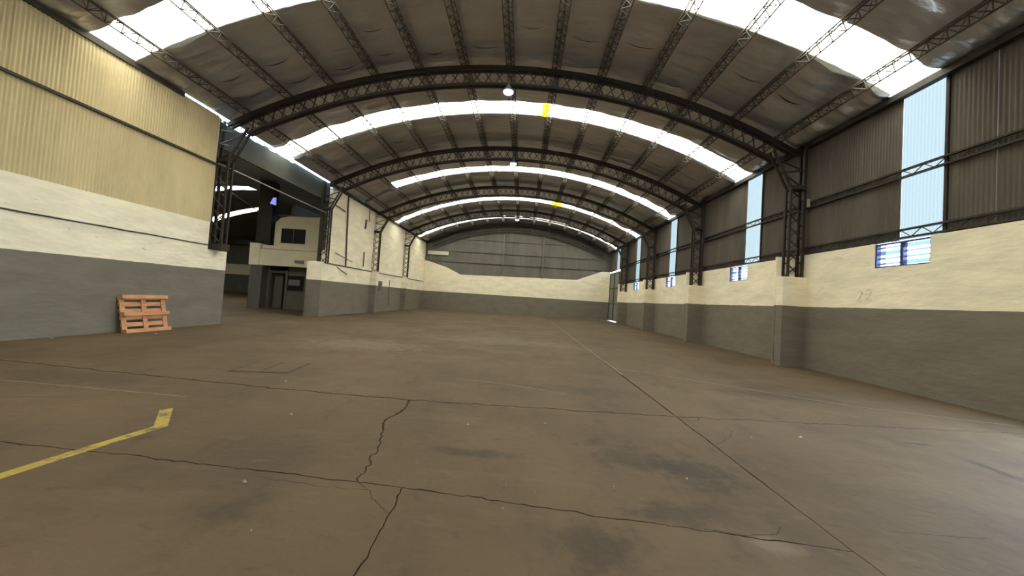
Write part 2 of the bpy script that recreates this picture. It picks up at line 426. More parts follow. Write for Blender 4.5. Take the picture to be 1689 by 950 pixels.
# a yellowed patch sheet lying on the second strip in view
m = MB()
def patch(y0, y1, t0, t1, name, mm, lab):
    m = MB(); n = 3
    vs_ = [arc(t0 + (t1 - t0) * i / n, RR + 0.05, y) for y in (y0, y1) for i in range(n + 1)]
    vs_ += [arc(t0 + (t1 - t0) * i / n, RR + 0.045, y) for y in (y0, y1) for i in range(n + 1)]
    K = n + 1
    m.add(vs_, [(i, i + 1, K + i + 1, K + i) for i in range(n)] + [(2 * K + i, 3 * K + i, 3 * K + i + 1, 2 * K + i + 1) for i in range(n)] +
          [(0, K, 3 * K, 2 * K), (n, 2 * K + n, 3 * K + n, K + n)])
    return tag(m.build(name, mm), lab, 'roof patch')
patch(14.25, 15.45, DTH * 0.78, DTH * 0.97, 'fibreglass_patch', M['skyyellow'], 'small yellowed sheet on the roof strip behind the nearest truss')
patch(27.9, 29.05, DTH * 1.75, DTH * 2.3, 'fibreglass_patch', M['skyyellow'], 'small yellowed sheet on the roof strip far down the hall')

# --- right wall -------------------------------------------------------------
WINR = [(8.05, 9.3), (14.45, 15.67), (21.2, 22.55), (27.75, 29.1)]
WZ0, WZ1 = 2.86, 3.45
GATE = (1.2, 5.5, 4.4)               # open gateway beside the camera
DOOR = (33.6, 37.2, 4.85)            # tall door in the last bay
m = MB()
T = 0.28
def wallbox(y0, y1, z0, z1): m.box(XR, XR + T, y0, y1, z0, z1)
wallbox(Y0, GATE[0], 0, ZTOPR)
yy = GATE[1]
for a, b in WINR:
    wallbox(yy, a, 0, ZTOPR); wallbox(a, b, 0, WZ0); yy = b
wallbox(yy, DOOR[0], 0, ZTOPR)
wallbox(DOOR[1], YE + 0.3, 0, DOOR[2] + 0.1)
wr = struct(m.build('wall_right', M['wall']), 'right masonry wall, cream above a grey dado')

def corrugated(width, pitch, amp, h, seg=8):
    n = max(2, int(round(width / pitch))) * seg
    m = MB()
    vs_ = [(amp * math.cos(2 * math.pi * i / seg), width * i / n, z) for z in (0, h) for i in range(n + 1)]
    m.add(vs_, [(i, i + 1, n + 2 + i, n + 1 + i) for i in range(n)])
    return m.mesh('sheet')
def sheet_run(parent, x, y0, y1, z0, z1, mt, width=0.836, pitch=0.076, amp=0.014, seg=8, key=''):
    n = max(1, int(round((y1 - y0) / width))); w = (y1 - y0) / n
    for i in range(n):
        k = (key, round(w, 4), round(z1 - z0, 4))
        if k not in me_cache:
            me_cache[k] = corrugated(w + 0.012, pitch, amp, z1 - z0, seg)
        o = link('sheet', me_cache[k], mt, parent, True)
        o.location = (x + random.uniform(-0.004, 0.004), y0 + i * w, z0)
        o.rotation_euler = (0, 0, random.uniform(-0.004, 0.004))
ztop = 7.03
segs = []
yy = Y0
for a, b in WALLSTRIPS: segs.append((yy, a)); yy = b
segs.append((yy, YE + 0.25))
for a, b in segs:
    if a < GATE[0]:
        sheet_run(wr, XR + 0.10, a, GATE[0], ZTOPR, ztop, M['darksheet'], amp=0.012, seg=6, key='r')
        sheet_run(wr, XR + 0.10, GATE[0], GATE[1], GATE[2], ztop, M['darksheet'], amp=0.012, seg=6, key='r')
        sheet_run(wr, XR + 0.10, GATE[1], b, ZTOPR, ztop, M['darksheet'], amp=0.012, seg=6, key='r')
    elif b > DOOR[0]:
        sheet_run(wr, XR + 0.10, a, b, DOOR[2] + 0.05, ztop, M['darksheet'], amp=0.012, seg=6, key='r')
        if a < DOOR[0]: sheet_run(wr, XR + 0.10, a, DOOR[0], ZTOPR, DOOR[2] + 0.05, M['darksheet'], amp=0.012, seg=6, key='r')
    else:
        sheet_run(wr, XR + 0.10, a, b, ZTOPR, ztop, M['darksheet'], amp=0.012, seg=6, key='r')
nwin = len(STRIPS)
for a, b in WALLSTRIPS:
    nwin += 1
    w = struct(empty('window_%d' % nwin, (XR + 0.10, a, ZTOPR)), 'pale blue translucent daylight sheet in the right wall')
    for z0, z1 in ((0, 1.58), (1.58, ztop - ZTOPR)):
        if a > 33 and z0 == 0: z0 = 1.45
        me = corrugated(b - a, 0.076, 0.012, z1 - z0, 6)
        o = link('pane', me, M['walllight'], w, True)
        o.location = (0, 0, z0)
    MB().box(-0.05, 0.0, -0.03, 0.03, 0 if a < 33 else 1.45, ztop - ZTOPR).build('frame', M['steel'], w)

# louvred steel windows below them
for a, b in WINR:
    nwin += 1
    w = struct(empty('window_%d' % nwin, (XR + 0.08, a, WZ0)), 'small two-leaf steel window with blue glass louvres in the right wall')
    L_, H_ = b - a, WZ1 - WZ0
    f = MB()
    f.box(-0.05, 0.05, 0, L_, 0, 0.035); f.box(-0.05, 0.05, 0, L_, H_ - 0.035, H_); f.box(-0.05, 0.05, 0, 0.035, 0, H_); f.box(-0.05, 0.05, L_ - 0.035, L_, 0, H_)
    f.build('frame', M['blueframe'], w)
    MB().box(-0.05, 0.05, L_ / 2 - 0.035, L_ / 2 + 0.035, 0.03, H_ - 0.03).build('mullion', M['blueframe'], w)
    for s in (0, 1):
        y0 = 0.04 + s * (L_ / 2); y1 = y0 + L_ / 2 - 0.08
        for k in range(4):
            zc = 0.10 + k * 0.13
            tilt = 0.55 if (k + s) % 3 else 1.1
            g = MB()
            dx, dz = 0.06 * math.cos(tilt), 0.06 * math.sin(tilt)
            g.add([(-dx, y0, zc - dz), (dx, y0, zc + dz), (dx, y1, zc + dz), (-dx, y1, zc - dz), (-dx + 0.004, y0, zc - dz - 0.004), (dx + 0.004, y0, zc + dz - 0.004), (dx + 0.004, y1, zc + dz - 0.004), (-dx + 0.004, y1, zc - dz - 0.004)],
                      [(0, 1, 2, 3), (7, 6, 5, 4), (0, 4, 5, 1), (1, 5, 6, 2), (2, 6, 7, 3), (3, 7, 4, 0)])
            g.build('louver', M['louver'], w)

# pilasters of the right wall
def pilaster_right(y, lab):
    m = MB()
    m.box(7.97, XR + 0.02, y - 0.46, y - 0.16, 0, 2.76)
    m.box(7.955, XR + 0.02, y - 0.16, y - 0.10, 0, 3.40)
    tag(m.build('wall_pilaster', M['wall']), lab, 'pilaster', 'pilasters on the right wall')
for y, lab in zip(TY, ('nearest cream and grey pilaster on the right wall', 'second nearest cream and grey pilaster on the right wall',
                       'third cream and grey pilaster along the right wall', 'farthest cream and grey pilaster on the right wall')):
    pilaster_right(y, lab)

# lattice girts along the right wall
def lattice_girt(z0, z1, ya, yb, lab):
    r = empty('lattice_girt', (XR + 0.03, ya, z0))
    H = z1 - z0
    MB().box(-0.04, 0.03, 0, yb - ya, 0, 0.04).build('chord', M['steel'], r)
    MB().box(-0.04, 0.03, 0, yb - ya, H - 0.04, H).build('chord', M['steel'], r)
    m = MB(); n = int((yb - ya) / 0.22)
    for i in range(n):
        p = (yb - ya) * i / n; q = (yb - ya) * (i + 1) / n
        m.bar((0, p, 0.03 if i % 2 else H - 0.03), (0, q, H - 0.03 if i % 2 else 0.03), 0.014, ref=(1, 0, 0))
    m.build('lacing', M['steel'], r)
    tag(r, lab, 'girt', 'lattice girts on the right wall')
lattice_girt(3.49, 3.72, GATE[1] + 0.1, DOOR[0] - 0.1, 'lower lattice steel girt just above the cream masonry on the right')
lattice_girt(4.92, 5.13, GATE[1] + 0.1, DOOR[0] - 0.1, 'upper lattice steel girt halfway up the dark right cladding')
tag(MB().box(XR - 0.06, XR + 0.09, Y0, YE, 6.86, 7.02).build('eave_beam', M['steel']), 'dark steel eave beam along the top of the right wall', 'beam')

# tall metal door in the last bay
d = struct(empty('door_1', (XR + 0.05, DOOR[0], 0)), 'tall grey metal gate in the right wall near the far end')
W_ = DOOR[1] - DOOR[0]
for k in range(2):
    MB().box(0.02, 0.05, k * W_ / 2 + 0.02, (k + 1) * W_ / 2 - 0.02, 0.10, DOOR[2] - 0.09).build('leaf', M['gate'], d)
for z in (0.12, 1.7, 3.2, DOOR[2] - 0.15):
    MB().box(-0.03, 0.02, 0.02, W_ - 0.02, z, z + 0.07).build('rail', M['steel'], d)
for y in (0.02, W_ / 2 - 0.04, W_ - 0.08):
    MB().box(-0.03, 0.02, y, y + 0.07, 0.10, DOOR[2] - 0.09).build('stile', M['steel'], d)

# --- left wall, near part -----------------------------------------------------
m = MB()
m.box(XL - 0.35, XL, Y0, 11.62, 0, ZTOPL)
m.box(XL - 0.45, XL, 11.62, 12.40, 0, 2.52)
wl = struct(m.build('wall_left', M['wall']), 'near left masonry wall, cream above a grey dado')
sheet_run(wl, XL - 0.02, Y0, 11.64, ZTOPL - 0.03, 5.36, M['leftsheet'], key='l1')
sheet_run(wl, XL - 0.03, Y0, 11.64, 5.34, 6.975, M['leftsheet'], key='l2')
# backing so that no daylight enters behind the sheets
tag(MB().box(XL - 0.02, XL + 0.045, Y0, 11.64, 5.325, 5.385).build('wall_rail', M['cable']), 'dark rail running along the corrugated left cladding', 'rail')
tag(MB().box(XL - 0.09, XL + 0.02, Y0, 10.35, 6.90, 7.06).build('eave_beam', M['cable']), 'dark eave trim above the corrugated left cladding', 'beam')
pts = []
for i in range(70):
    y = Y0 + (11.6 - Y0) * i / 69
    pts.append((XL + 0.012, y, 2.655 + 0.012 * noise.noise(Vector((y * 1.7, 0, 0)))))
tag(MB().tube(pts, 0.018, 6).build('wall_cable', M['cable']), 'thin dark cable along the cream band of the left wall', 'cable')

# --- left wall, far part --------------------------------------------------------
m = MB()
m.box(XL - 0.5, XL, 18.70, YE, 0, 2.80)
m.box(XL - 0.30, XL - 0.02, 18.95, YE + 0.3, 2.80, 7.12)
wl2 = struct(m.build('wall_left_far', M['wall']), 'far left wall plastered cream to the eave over a grey dado')
MB().box(XL - 0.02, XL + 0.045, 18.75, YE, 2.77, 2.82).build('ledge', M['cable'], wl2)
MB().box(XL - 0.40, XL - 0.20, 18.62, 18.96, 3.40, 7.0).build('shade_plate', M['steel'], wl2)  # dark plate standing in for shade at the end of the wall
MB().box(XL - 0.30, XL + 0.01, 18.70, 19.35, 2.80, 3.45).build('step', M['cream'], wl2)
tag(MB().box(-11.02, -10.25, 18.08, 18.72, 0, 2.80).build('wall_pier', M['wall']), 'square cream and grey pier at the right side of the left opening', 'pier')
for y, lab in ((TY[2], 'nearer shallow pilaster on the far left wall'), (TY[3], 'farther shallow pilaster on the far left wall')):
    tag(MB().box(XL - 0.02, -10.05, y - 0.2, y + 0.2, 0, 2.83).build('wall_pilaster', M['wall']), lab, 'pilaster', 'pilasters on the left wall')
tag(MB().box(XL - 0.06, XL + 0.08, 18.6, YE, 6.86, 7.02).build('eave_beam', M['steel']), 'dark eave beam above the far left plaster wall', 'beam')

# --- end wall ---------------------------------------------------------------------
prof = [(XL, 0), (XR, 0), (XR, 4.95), (7.9, 4.95), (5.4, 3.95), (-6.6, 3.75), (-8.2, 4.45), (-10.2, 5.0), (XL, 5.0)]
n = len(prof)
m = MB().add([(x, YE, z) for x, z in prof] + [(x, YE + 0.3, z) for x, z in prof],
             [tuple(range(n)), tuple(range(2 * n - 1, n - 1, -1))] + [(i, i + n, (i + 1) % n + n, (i + 1) % n) for i in range(n)])
wb = struct(m.build('wall_back', M['wall']), 'end wall of the hall, cream above a grey dado')
nsh = 24
for i in range(nsh):
    x0 = XL - 0.1 + (XR - XL + 0.25) * i / nsh; x1 = XL - 0.1 + (XR - XL + 0.25) * (i + 1) / nsh
    k = 33; vs_ = []
    for j in range(k + 1):
        x = x0 + (x1 - x0 + 0.01) * j / k
        vs_.append((x, YE + 0.14 + 0.012 * math.cos(2 * math.pi * j / 3), 3.6))
    for j in range(k + 1):
        x = x0 + (x1 - x0 + 0.01) * j / k
        vs_.append((x, YE + 0.14 + 0.012 * math.cos(2 * math.pi * j / 3), ZC + math.sqrt(max(0, (RR + 0.1) ** 2 - (x - XC) ** 2))))
    MB().add(vs_, [(j, j + 1, k + 2 + j, k + 1 + j) for j in range(k)]).build('sheet', M['endsheet'], wb)
for x in (-2.3, 1.8):
    z1 = ZC + math.sqrt(RR ** 2 - (x - XC) ** 2)
    MB().box(x - 0.08, x + 0.08, YE - 0.02, YE + 0.10, 3.85, z1).build('post', M['endsheet'], wb)
    MB().box(x - 0.08, x + 0.08, YE - 0.04, YE + 0.05, 0.0, 3.85).build('post', M['wall'], wb)
for z in (5.05, 6.15, 7.45):
    MB().box(XL + 0.05 if z < 7 else -7.5, XR - 0.05 if z < 7 else 5.6, YE + 0.05, YE + 0.11, z, z + 0.05).build('rail', M['endsheet'], wb)
w = struct(empty('window_%d' % (nwin + 1), (-10.2, YE + 0.05, 5.68)), 'long pale high window at the left of the end wall')
MB().box(0, 2.2, 0, 0.03, 0.0, 0.40).build('pane', mat('frosted_pane', (0.55, 0.53, 0.45), 0.6, var=0.05, scale=3), w)
f = MB(); f.box(-0.04, 2.24, -0.02, 0.05, -0.04, 0); f.box(-0.04, 2.24, -0.02, 0.05, 0.40, 0.44); f.box(-0.04, 0, -0.02, 0.05, 0, 0.4); f.box(2.2, 2.24, -0.02, 0.05, 0, 0.4)
f.build('frame', M['purlin'], w)
# wall behind the camera
m = MB()
m.box(XL - 0.3, XR + 0.3, Y0 - 0.3, Y0, 0, 4.0)
struct(m.build('wall_front', M['wall']), 'wall behind the viewer')
m = MB()
n = 24
vs_ = []
for i in range(n + 1):
    x = XL + (XR - XL) * i / n
    vs_ += [(x, Y0 - 0.1, 3.9), (x, Y0 - 0.1, ZC + math.sqrt((RR + 0.1) ** 2 - (x - XC) ** 2))]
m.add(vs_, [(2 * i, 2 * i + 1, 2 * i + 3, 2 * i + 2) for i in range(n)])
m.build('gable_sheet', M['endsheet'], bpy.data.objects['wall_front'])

# ================================================================== ANNEX ON THE LEFT
XN, RN = -20.1, 20.8
ZN = 8.35 - RN
HN = math.asin(9.6 / RN)
def annex_roof(xc, y_cuts, lab):
    m = MB()
    for k in range(0, len(y_cuts), 2):
        n = 20; a, b = y_cuts[k], y_cuts[k + 1]
        nn = 10
        vs_ = [(xc + RN * math.sin(-HN + 2 * HN * i / n), a + (b - a) * j / nn, ZN + RN * math.cos(-HN + 2 * HN * i / n)) for j in range(nn + 1) for i in range(n + 1)]
        m.add(vs_, [(j * (n + 1) + i, j * (n + 1) + i + 1, (j + 1) * (n + 1) + i + 1, (j + 1) * (n + 1) + i) for j in range(nn) for i in range(n)])
    return struct(m.build('ceiling_annex', M['annexroof']), lab)
AS = [(13.4, 14.2), (25.2, 26.0), (30.75, 31.6)]  # first strip is out of view, added to light the office front
annex_roof(XN, [6.0, 13.4, 14.2, 25.2, 26.0, 30.75, 31.6, 52.0], 'dark arched roof of the side hall beyond the left opening')
annex_roof(XN - 19.0, [6.0, 20.0, 21.2, 34.0, 35.4, 52.0], 'dark arched roof of the farthest side hall')
for k, (a, b) in enumerate(AS):
    w = struct(empty('window_%d' % (nwin + 2 + k), (XN, a, 8.35)), 'bright daylight strip in the left side hall roof, the nearest one added and unseen')
    for i in range(12):
        t0, t1 = -HN + 2 * HN * i / 12, -HN + 2 * HN * (i + 1) / 12
        P = [(RN * math.sin(t), y - a, RN * math.cos(t) - RN) for y in (a - 0.04, b + 0.04) for t in (t0, (t0 + t1) / 2, t1)]
        shut = (k == 1 and t1 > 0.06) or (k == 2 and t1 > -0.13)     # the right part of these strips is sheeted over
        MB().add(P, [(0, 1, 4, 3), (1, 2, 5, 4)]).build('pane', M['annexroof'] if shut else M['skylight'], w)
m = MB(); n = 40; vs_ = []
for i in range(n + 1):
    y = 11.9 + 6.85 * i / n
    zt = 6.90 + 0.13 * (i / n) ** 1.2 + 0.05 * noise.noise(Vector((y * 3.1, 2, 0))) + 0.02 * noise.noise(Vector((y * 9, 5, 0)))
    vs_ += [(XL - 0.30, y, 6.05), (XL - 0.16, y, 6.05), (XL - 0.16, y, zt), (XL - 0.30, y, zt)]
m.add(vs_, [(i * 4 + k, i * 4 + (k + 1) % 4, (i + 1) * 4 + (k + 1) % 4, (i + 1) * 4 + k) for i in range(n) for k in range(4)])
wv = struct(m.build('wall_valley', M['valley']), 'dull fascia board under the eave of the left opening')
for ya, yb, z in ((11.9, 14.4, 6.955), (14.0, 18.7, 6.99)):
    MB().bar((XL - 0.17, ya, z), (XL - 0.17, yb, z + 0.02), 0.03, 0.04).build('gutter_strip', M['zinc'], wv)
for k, (a, b) in enumerate(((20.0, 21.2), (34.0, 35.4))):  # strips out of view, added to brighten the far cream band
    w = struct(empty('window_%d' % (nwin + 6 + k), (XN - 19.0, a, 8.35)), 'added unseen daylight strip in the roof of the farthest side hall')
    for i in range(12):
        t0, t1 = -HN + 2 * HN * i / 12, -HN + 2 * HN * (i + 1) / 12
        P = [(RN * math.sin(t), y - a, RN * math.cos(t) - RN) for y in (a - 0.04, b + 0.04) for t in (t0, (t0 + t1) / 2, t1)]
        MB().add(P, [(0, 1, 4, 3), (1, 2, 5, 4)]).build('pane', M['annexroof'] if t1 > 0.2 else M['skylight'], w)
m = MB(); m.box(-48.8, XL - 0.36, 5.8, 6.0, 0, 8.6)  # unseen wall, added to keep daylight from the open hall ends
struct(m.build('wall_annex_front', M['cream']), 'added near wall shutting daylight out of the side halls, hidden behind the left wall')
struct(MB().box(-48.9, -48.6, 6, 52.2, 0, 7.0).build('wall_annex_left', M['wall']), 'far left wall of the side halls')
prof = [(-48.8, 0), (-10.9, 0), (-10.9, 8.6), (-48.8, 8.6)]
n = len(prof)
wa = struct(MB().add([(x, 52.0, z) for x, z in prof] + [(x, 52.3, z) for x, z in prof],
        [tuple(range(n)), tuple(range(2 * n - 1, n - 1, -1))] + [(i, i + n, (i + 1) % n + n, (i + 1) % n) for i in range(n)]).build('wall_annex_back', M['annexroof']), 'dim end wall of the side halls')
MB().box(-48.6, -20, 51.9, 52.0, 0, 2.6).build('grey_dado', M['greypaint'], wa)
MB().box(-48.6, -20, 51.86, 52.0, 2.6, 4.1).build('cream_band', M['cream'], wa)
gp = [(-44.4, 4.1), (-30, 4.1), (-30, 8.2), (-40.4, 8.2), (-42.6, 7.4), (-44.0, 5.9)]
n = len(gp)
MB().add([(x, 51.9, z) for x, z in gp] + [(x, 52.0, z) for x, z in gp], [tuple(range(n))] + [(i, i + n, (i + 1) % n + n, (i + 1) % n) for i in range(n)]).build('gable_panel', M['office'], wa)
MB().box(-44.2, -36, 51.8, 52.0, 6.85, 7.05).build('beam', M['steel'], wa)
struct(MB().box(-20.0, -19.7, 30.0, 52.0, 0, 8.4).build('wall_annex_partition', M['office']), 'dim partition closing the side hall behind the office')

# two-storey office block facing the camera
ob = empty('office_block', (-13.6, 21.7, 0))
def ofc(name, m_, x0, x1, y0, y1, z0, z1, par=None):
    q = MB().box(x0 + 13.6, x1 + 13.6, y0 - 21.7, y1 - 21.7, z0, z1)
    return q.build(name, m_, par or ob)
lo = ofc('pillar', M['greypaint'], -16.75, -16.0, 21.7, 22.30, 0, 2.62)
ofc('pillar_head', M['cream'], -16.85, -16.22, 21.66, 22.30, 2.62, 3.95)
ofc('fascia', M['cream'], -16.22, -10.95, 21.70, 21.95, 2.64, 3.62)
ofc('slab_lip', M['cream'], -16.15, -10.95, 21.80, 22.60, 3.66, 3.88)
ofc('slab_gap', M['office'], -16.1, -10.95, 21.90, 22.60, 3.60, 3.68)
ofc('soffit', M['office'], -16.2, -10.95, 21.90, 24.5, 2.75, 2.85)
ofc('side_wall', M['office'], -16.2, -15.98, 22.3, 27.0, 0, 2.75)
ofc('inner_wall', M['office'], -16.0, -10.95, 24.4, 24.5, 0, 2.75)
ofc('return_wall', M['office'], -15.98, -15.86, 22.22, 22.34, 0, 2.7)
dr = ofc('door', M['greypaint'], -15.86, -15.82, 22.30, 23.05, 0.01, 2.2)
ofc('door_leaf', M['office'], -15.84, -15.25, 22.62, 22.66, 0.01, 2.2)
ofc('door_lintel', M['office'], -15.86, -14.86, 22.24, 22.34, 2.22, 2.36)
ofc('door_post', M['greypaint'], -14.86, -14.72, 22.22, 22.36, 0, 2.40)
ofc('base_panel', M['greypaint'], -14.72, -11.0, 22.25, 22.32, 0.0, 1.12)
ofc('base_rail', M['greypaint'], -14.72, -11.0, 22.23, 22.34, 0.0, 0.07)
pw = ofc('partition_window', M['purlin'], -14.72, -11.0, 22.24, 22.33, 1.12, 1.18)
ofc('mullion', M['office'], -13.66, -13.58, 22.24, 22.33, 1.16, 2.3, ob)
ofc('transom', M['office'], -14.72, -11.0, 22.24, 22.33, 2.10, 2.16, ob)
for a, b in ((-14.72, -13.66), (-13.58, -12.4), (-12.4, -11.0)):
    ofc('pane', M['darkglass'], a, b, 22.28, 22.30, 1.18, 2.10)
ofc('upper_panel', M['office'], -14.72, -11.0, 22.26, 22.31, 2.16, 2.75)
tag(MB().box(-14.65, -13.92, 22.225, 22.235, 1.50, 1.86).build('notice_sheet', M['box']), 'pale notice sheet on the office partition window beside the doorway', 'notice')
# upper floor wall with a chamfered corner and a window
prof = [(-16.05, 3.85), (-10.95, 3.85), (-10.95, 5.95), (-15.2, 5.88), (-15.75, 5.78), (-16.1, 5.45)]
n = len(prof)
uw = MB()
hx0, hx1, hz0, hz1 = -15.63, -14.03, 4.15, 5.10
def up(x0, x1, z0, z1): uw.box(x0 + 13.6, x1 + 13.6, 0.90, 1.10, z0, z1)
up(-16.05, -10.95, 3.85, hz0); up(-16.05, hx0, hz0, hz1); up(hx1, -10.95, hz0, hz1)
top = [(-16.05, hz1), (-10.95, hz1), (-10.95, 5.95), (-15.2, 5.88), (-15.75, 5.74), (-16.05, 5.40)]
n = len(top)
uw.add([(x + 13.6, 0.90, z) for x, z in top] + [(x + 13.6, 1.10, z) for x, z in top], [tuple(range(n)), tuple(range(2 * n - 1, n - 1, -1))] + [(i, i + n, (i + 1) % n + n, (i + 1) % n) for i in range(n)])
uw.build('upper_wall', M['cream'], ob)
win = ofc('upper_window', M['darkglass'], hx0, hx1, 22.68, 22.70, hz0, hz1)
ofc('window_mullion', M['office'], -14.86, -14.80, 22.64, 22.68, hz0, hz1, win).location = (0, 0, 0)
fr = MB()
for (x0, x1, z0, z1) in ((hx0, hx1, hz0, hz0 + 0.05), (hx0, hx1, hz1 - 0.05, hz1), (hx0, hx0 + 0.05, hz0, hz1), (hx1 - 0.05, hx1, hz0, hz1)):
    fr.box(x0 + 13.6, x1 + 13.6, 0.93, 0.99, z0, z1)
fr.build('window_frame', M['purlin'], win)
ofc('upper_side_wall', M['office'], -16.05, -15.9, 22.8, 29.9, 3.85, 5.4)
ofc('office_roof', M['office'], -16.05, -10.95, 22.8, 29.9, 5.90, 6.0)
tag(ob, 'cream two-storey office block with recessed doorway beyond the left opening', 'office')
tag(MB().box(-13.98, -13.45, 21.62, 21.695, 2.86, 3.03).build('emergency_light', M['box']), 'small grey emergency light on the cream office fascia', 'light')
col = empty('boxed_column', (-16.6, 22.6, 3.9))
MB().box(-0.50, 0.42, -0.2, 0.3, 0.05, 4.4).build('casing', M['steel'], col)
MB().box(-0.58, 0.05, -0.4, 0.3, -0.02, 0.22).build('foot', M['steel'], col)
tag(col, 'dark boxed steel column rising from the office pillar', 'column')
fl_ = empty('sky_window_lamp', (-16.1, 22.30, 6.45))  # small window with bluish sky, made as a glowing lamp box
MB().box(-0.24, 0.24, 0.0, 0.10, 0, 0.52).build('housing', M['steel'], fl_)
MB().add([(-0.20, -0.005, 0.12), (0.20, -0.005, 0.02), (0.18, -0.005, 0.50), (-0.02, -0.005, 0.50), (-0.2, 0.01, 0.12), (0.2, 0.01, 0.02), (0.18, 0.01, 0.5), (-0.02, 0.01, 0.5)],
         [(0, 1, 2, 3), (7, 6, 5, 4), (0, 4, 5, 1), (1, 5, 6, 2), (2, 6, 7, 3), (3, 7, 4, 0)]).build('lens', M['windowblue'], fl_)
tag(fl_, 'small violet-blue window, built as a glowing lamp, high beside the dark boxed column', 'lamp')

# rail crossing the left opening
tag(MB().tube([(XL + 0.04, 11.7, 5.40), (XL + 0.04, 15, 5.37), (XL + 0.04, 18.3, 5.35)], 0.028, 8).build('tie_pipe', M['zinc']), 'thin pale pipe spanning the left opening between two columns', 'pipe')
tag(MB().bar((XL - 0.2, 11.9, 4.85), (-16.95, 22.30, 6.0), 0.05).build('tie_rod', M['zinc']), 'thin tie rod running back from the left opening to the boxed column', 'tie rod')

# ================================================================== TRUSSES
braceA = None
NB = 49
TH_IN = math.asin((9.56 - 0.85) / RB)       # where the bottom chord meets the knee
def arc_bar(m, r0, r1, y0, y1, t0, t1, n=40):
    vs_ = []
    for i in range(n + 1):
        t = t0 + (t1 - t0) * i / n
        for r, y in ((r0, y0), (r1, y0), (r1, y1), (r0, y1)):
            p = arc(t, r, y); vs_.append((p[0] - XC, p[1], p[2] - ZC))
    fs = [(i * 4 + k, i * 4 + (k + 1) % 4, (i + 1) * 4 + (k + 1) % 4, (i + 1) * 4 + k) for i in range(n) for k in range(4)]
    fs += [(3, 2, 1, 0), (n * 4, n * 4 + 1, n * 4 + 2, n * 4 + 3)]
    m.add(vs_, fs)
tend = math.asin(9.45 / RT)
mt_ = {}
for y_, k in ((-0.08, 'front'), (0.08, 'rear')):
    a = MB(); arc_bar(a, RT - 0.13, RT, y_ - 0.045, y_ + 0.045, -tend, tend); mt_['top' + k] = a.mesh('top_chord')
    a = MB(); arc_bar(a, RB, RB + 0.07, y_ - 0.04, y_ + 0.04, -TH_IN, TH_IN); mt_['bot' + k] = a.mesh('bottom_chord')
step = 2 * TH_IN / NB
def brace_mesh(sgn, y_):
    # one diagonal about the arch centre, drawn at angle 0
    a = MB()
    t = step / 2 * sgn * 1.05
    a.bar((RT * math.sin(-t), y_, (RT - 0.05) * math.cos(t)), (RB * math.sin(t), y_, (RB + 0.03) * math.cos(t)), 0.028, 0.028)
    return a.mesh('brace')
mt_['brA'] = brace_mesh(1, -0.07); mt_['brB'] = brace_mesh(-1, 0.07)
a = MB(); a.bar((0, -0.16, RB + 0.035), (0, 0.16, RB + 0.035), 0.03); mt_['tieb'] = a.mesh('batten')

def column_meshes():
    # right-hand column in local coordinates: x = 0 at the outer chord, x negative towards the hall
    W = 0.42
    out = {}
    out['outer'] = MB().box(-0.04, 0.04, -0.13, -0.07, 2.72, 6.98).box(-0.04, 0.04, 0.07, 0.13, 2.72, 6.98).mesh('outer_chord')
    out['inner'] = MB().box(-W - 0.03, -W + 0.03, -0.13, -0.07, 2.72, 5.62).box(-W - 0.03, -W + 0.03, 0.07, 0.13, 2.72, 5.62).mesh('inner_chord')
    out['batten'] = MB().box(-W, 0.0, -0.16, 0.16, 5.50, 5.62).mesh('batten')
    kx, kz = -W - 0.48, 6.52
    out['knee'] = MB().bar((-W, -0.1, 5.56), (kx - 0.1, -0.1, kz + 0.2), 0.06, 0.06).bar((-W, 0.1, 5.56), (kx - 0.1, 0.1, kz + 0.2), 0.06, 0.06).mesh('knee')
    out['brA'] = MB().bar((0, -0.11, 0), (-W, -0.11, 0.40), 0.028, ref=(0, 1, 0)).mesh('brace')
    out['brB'] = MB().bar((-W, 0.11, 0), (0, 0.11, 0.40), 0.028, ref=(0, 1, 0)).mesh('brace')
    kb = [((0, 5.62), (-W - 0.25, 6.05)), ((0, 6.15), (-W - 0.25, 6.05)), ((0, 6.15), (kx, kz)), ((0, 6.62), (kx, kz))]
    out['kb'] = [MB().bar((p[0], 0, p[1]), (q[0], 0, q[1]), 0.035).mesh('knee_brace') for p, q in kb]
    return out
CMESH = column_meshes()
trusslab = ['nearest arched steel lattice truss carrying the large ceiling lamp', 'second nearest arched lattice truss, from the office pier to the right wall',
            'third arched lattice truss down the hall', 'fourth arched lattice truss, with the farthest ceiling lamp', 'last arched lattice truss against the end wall']
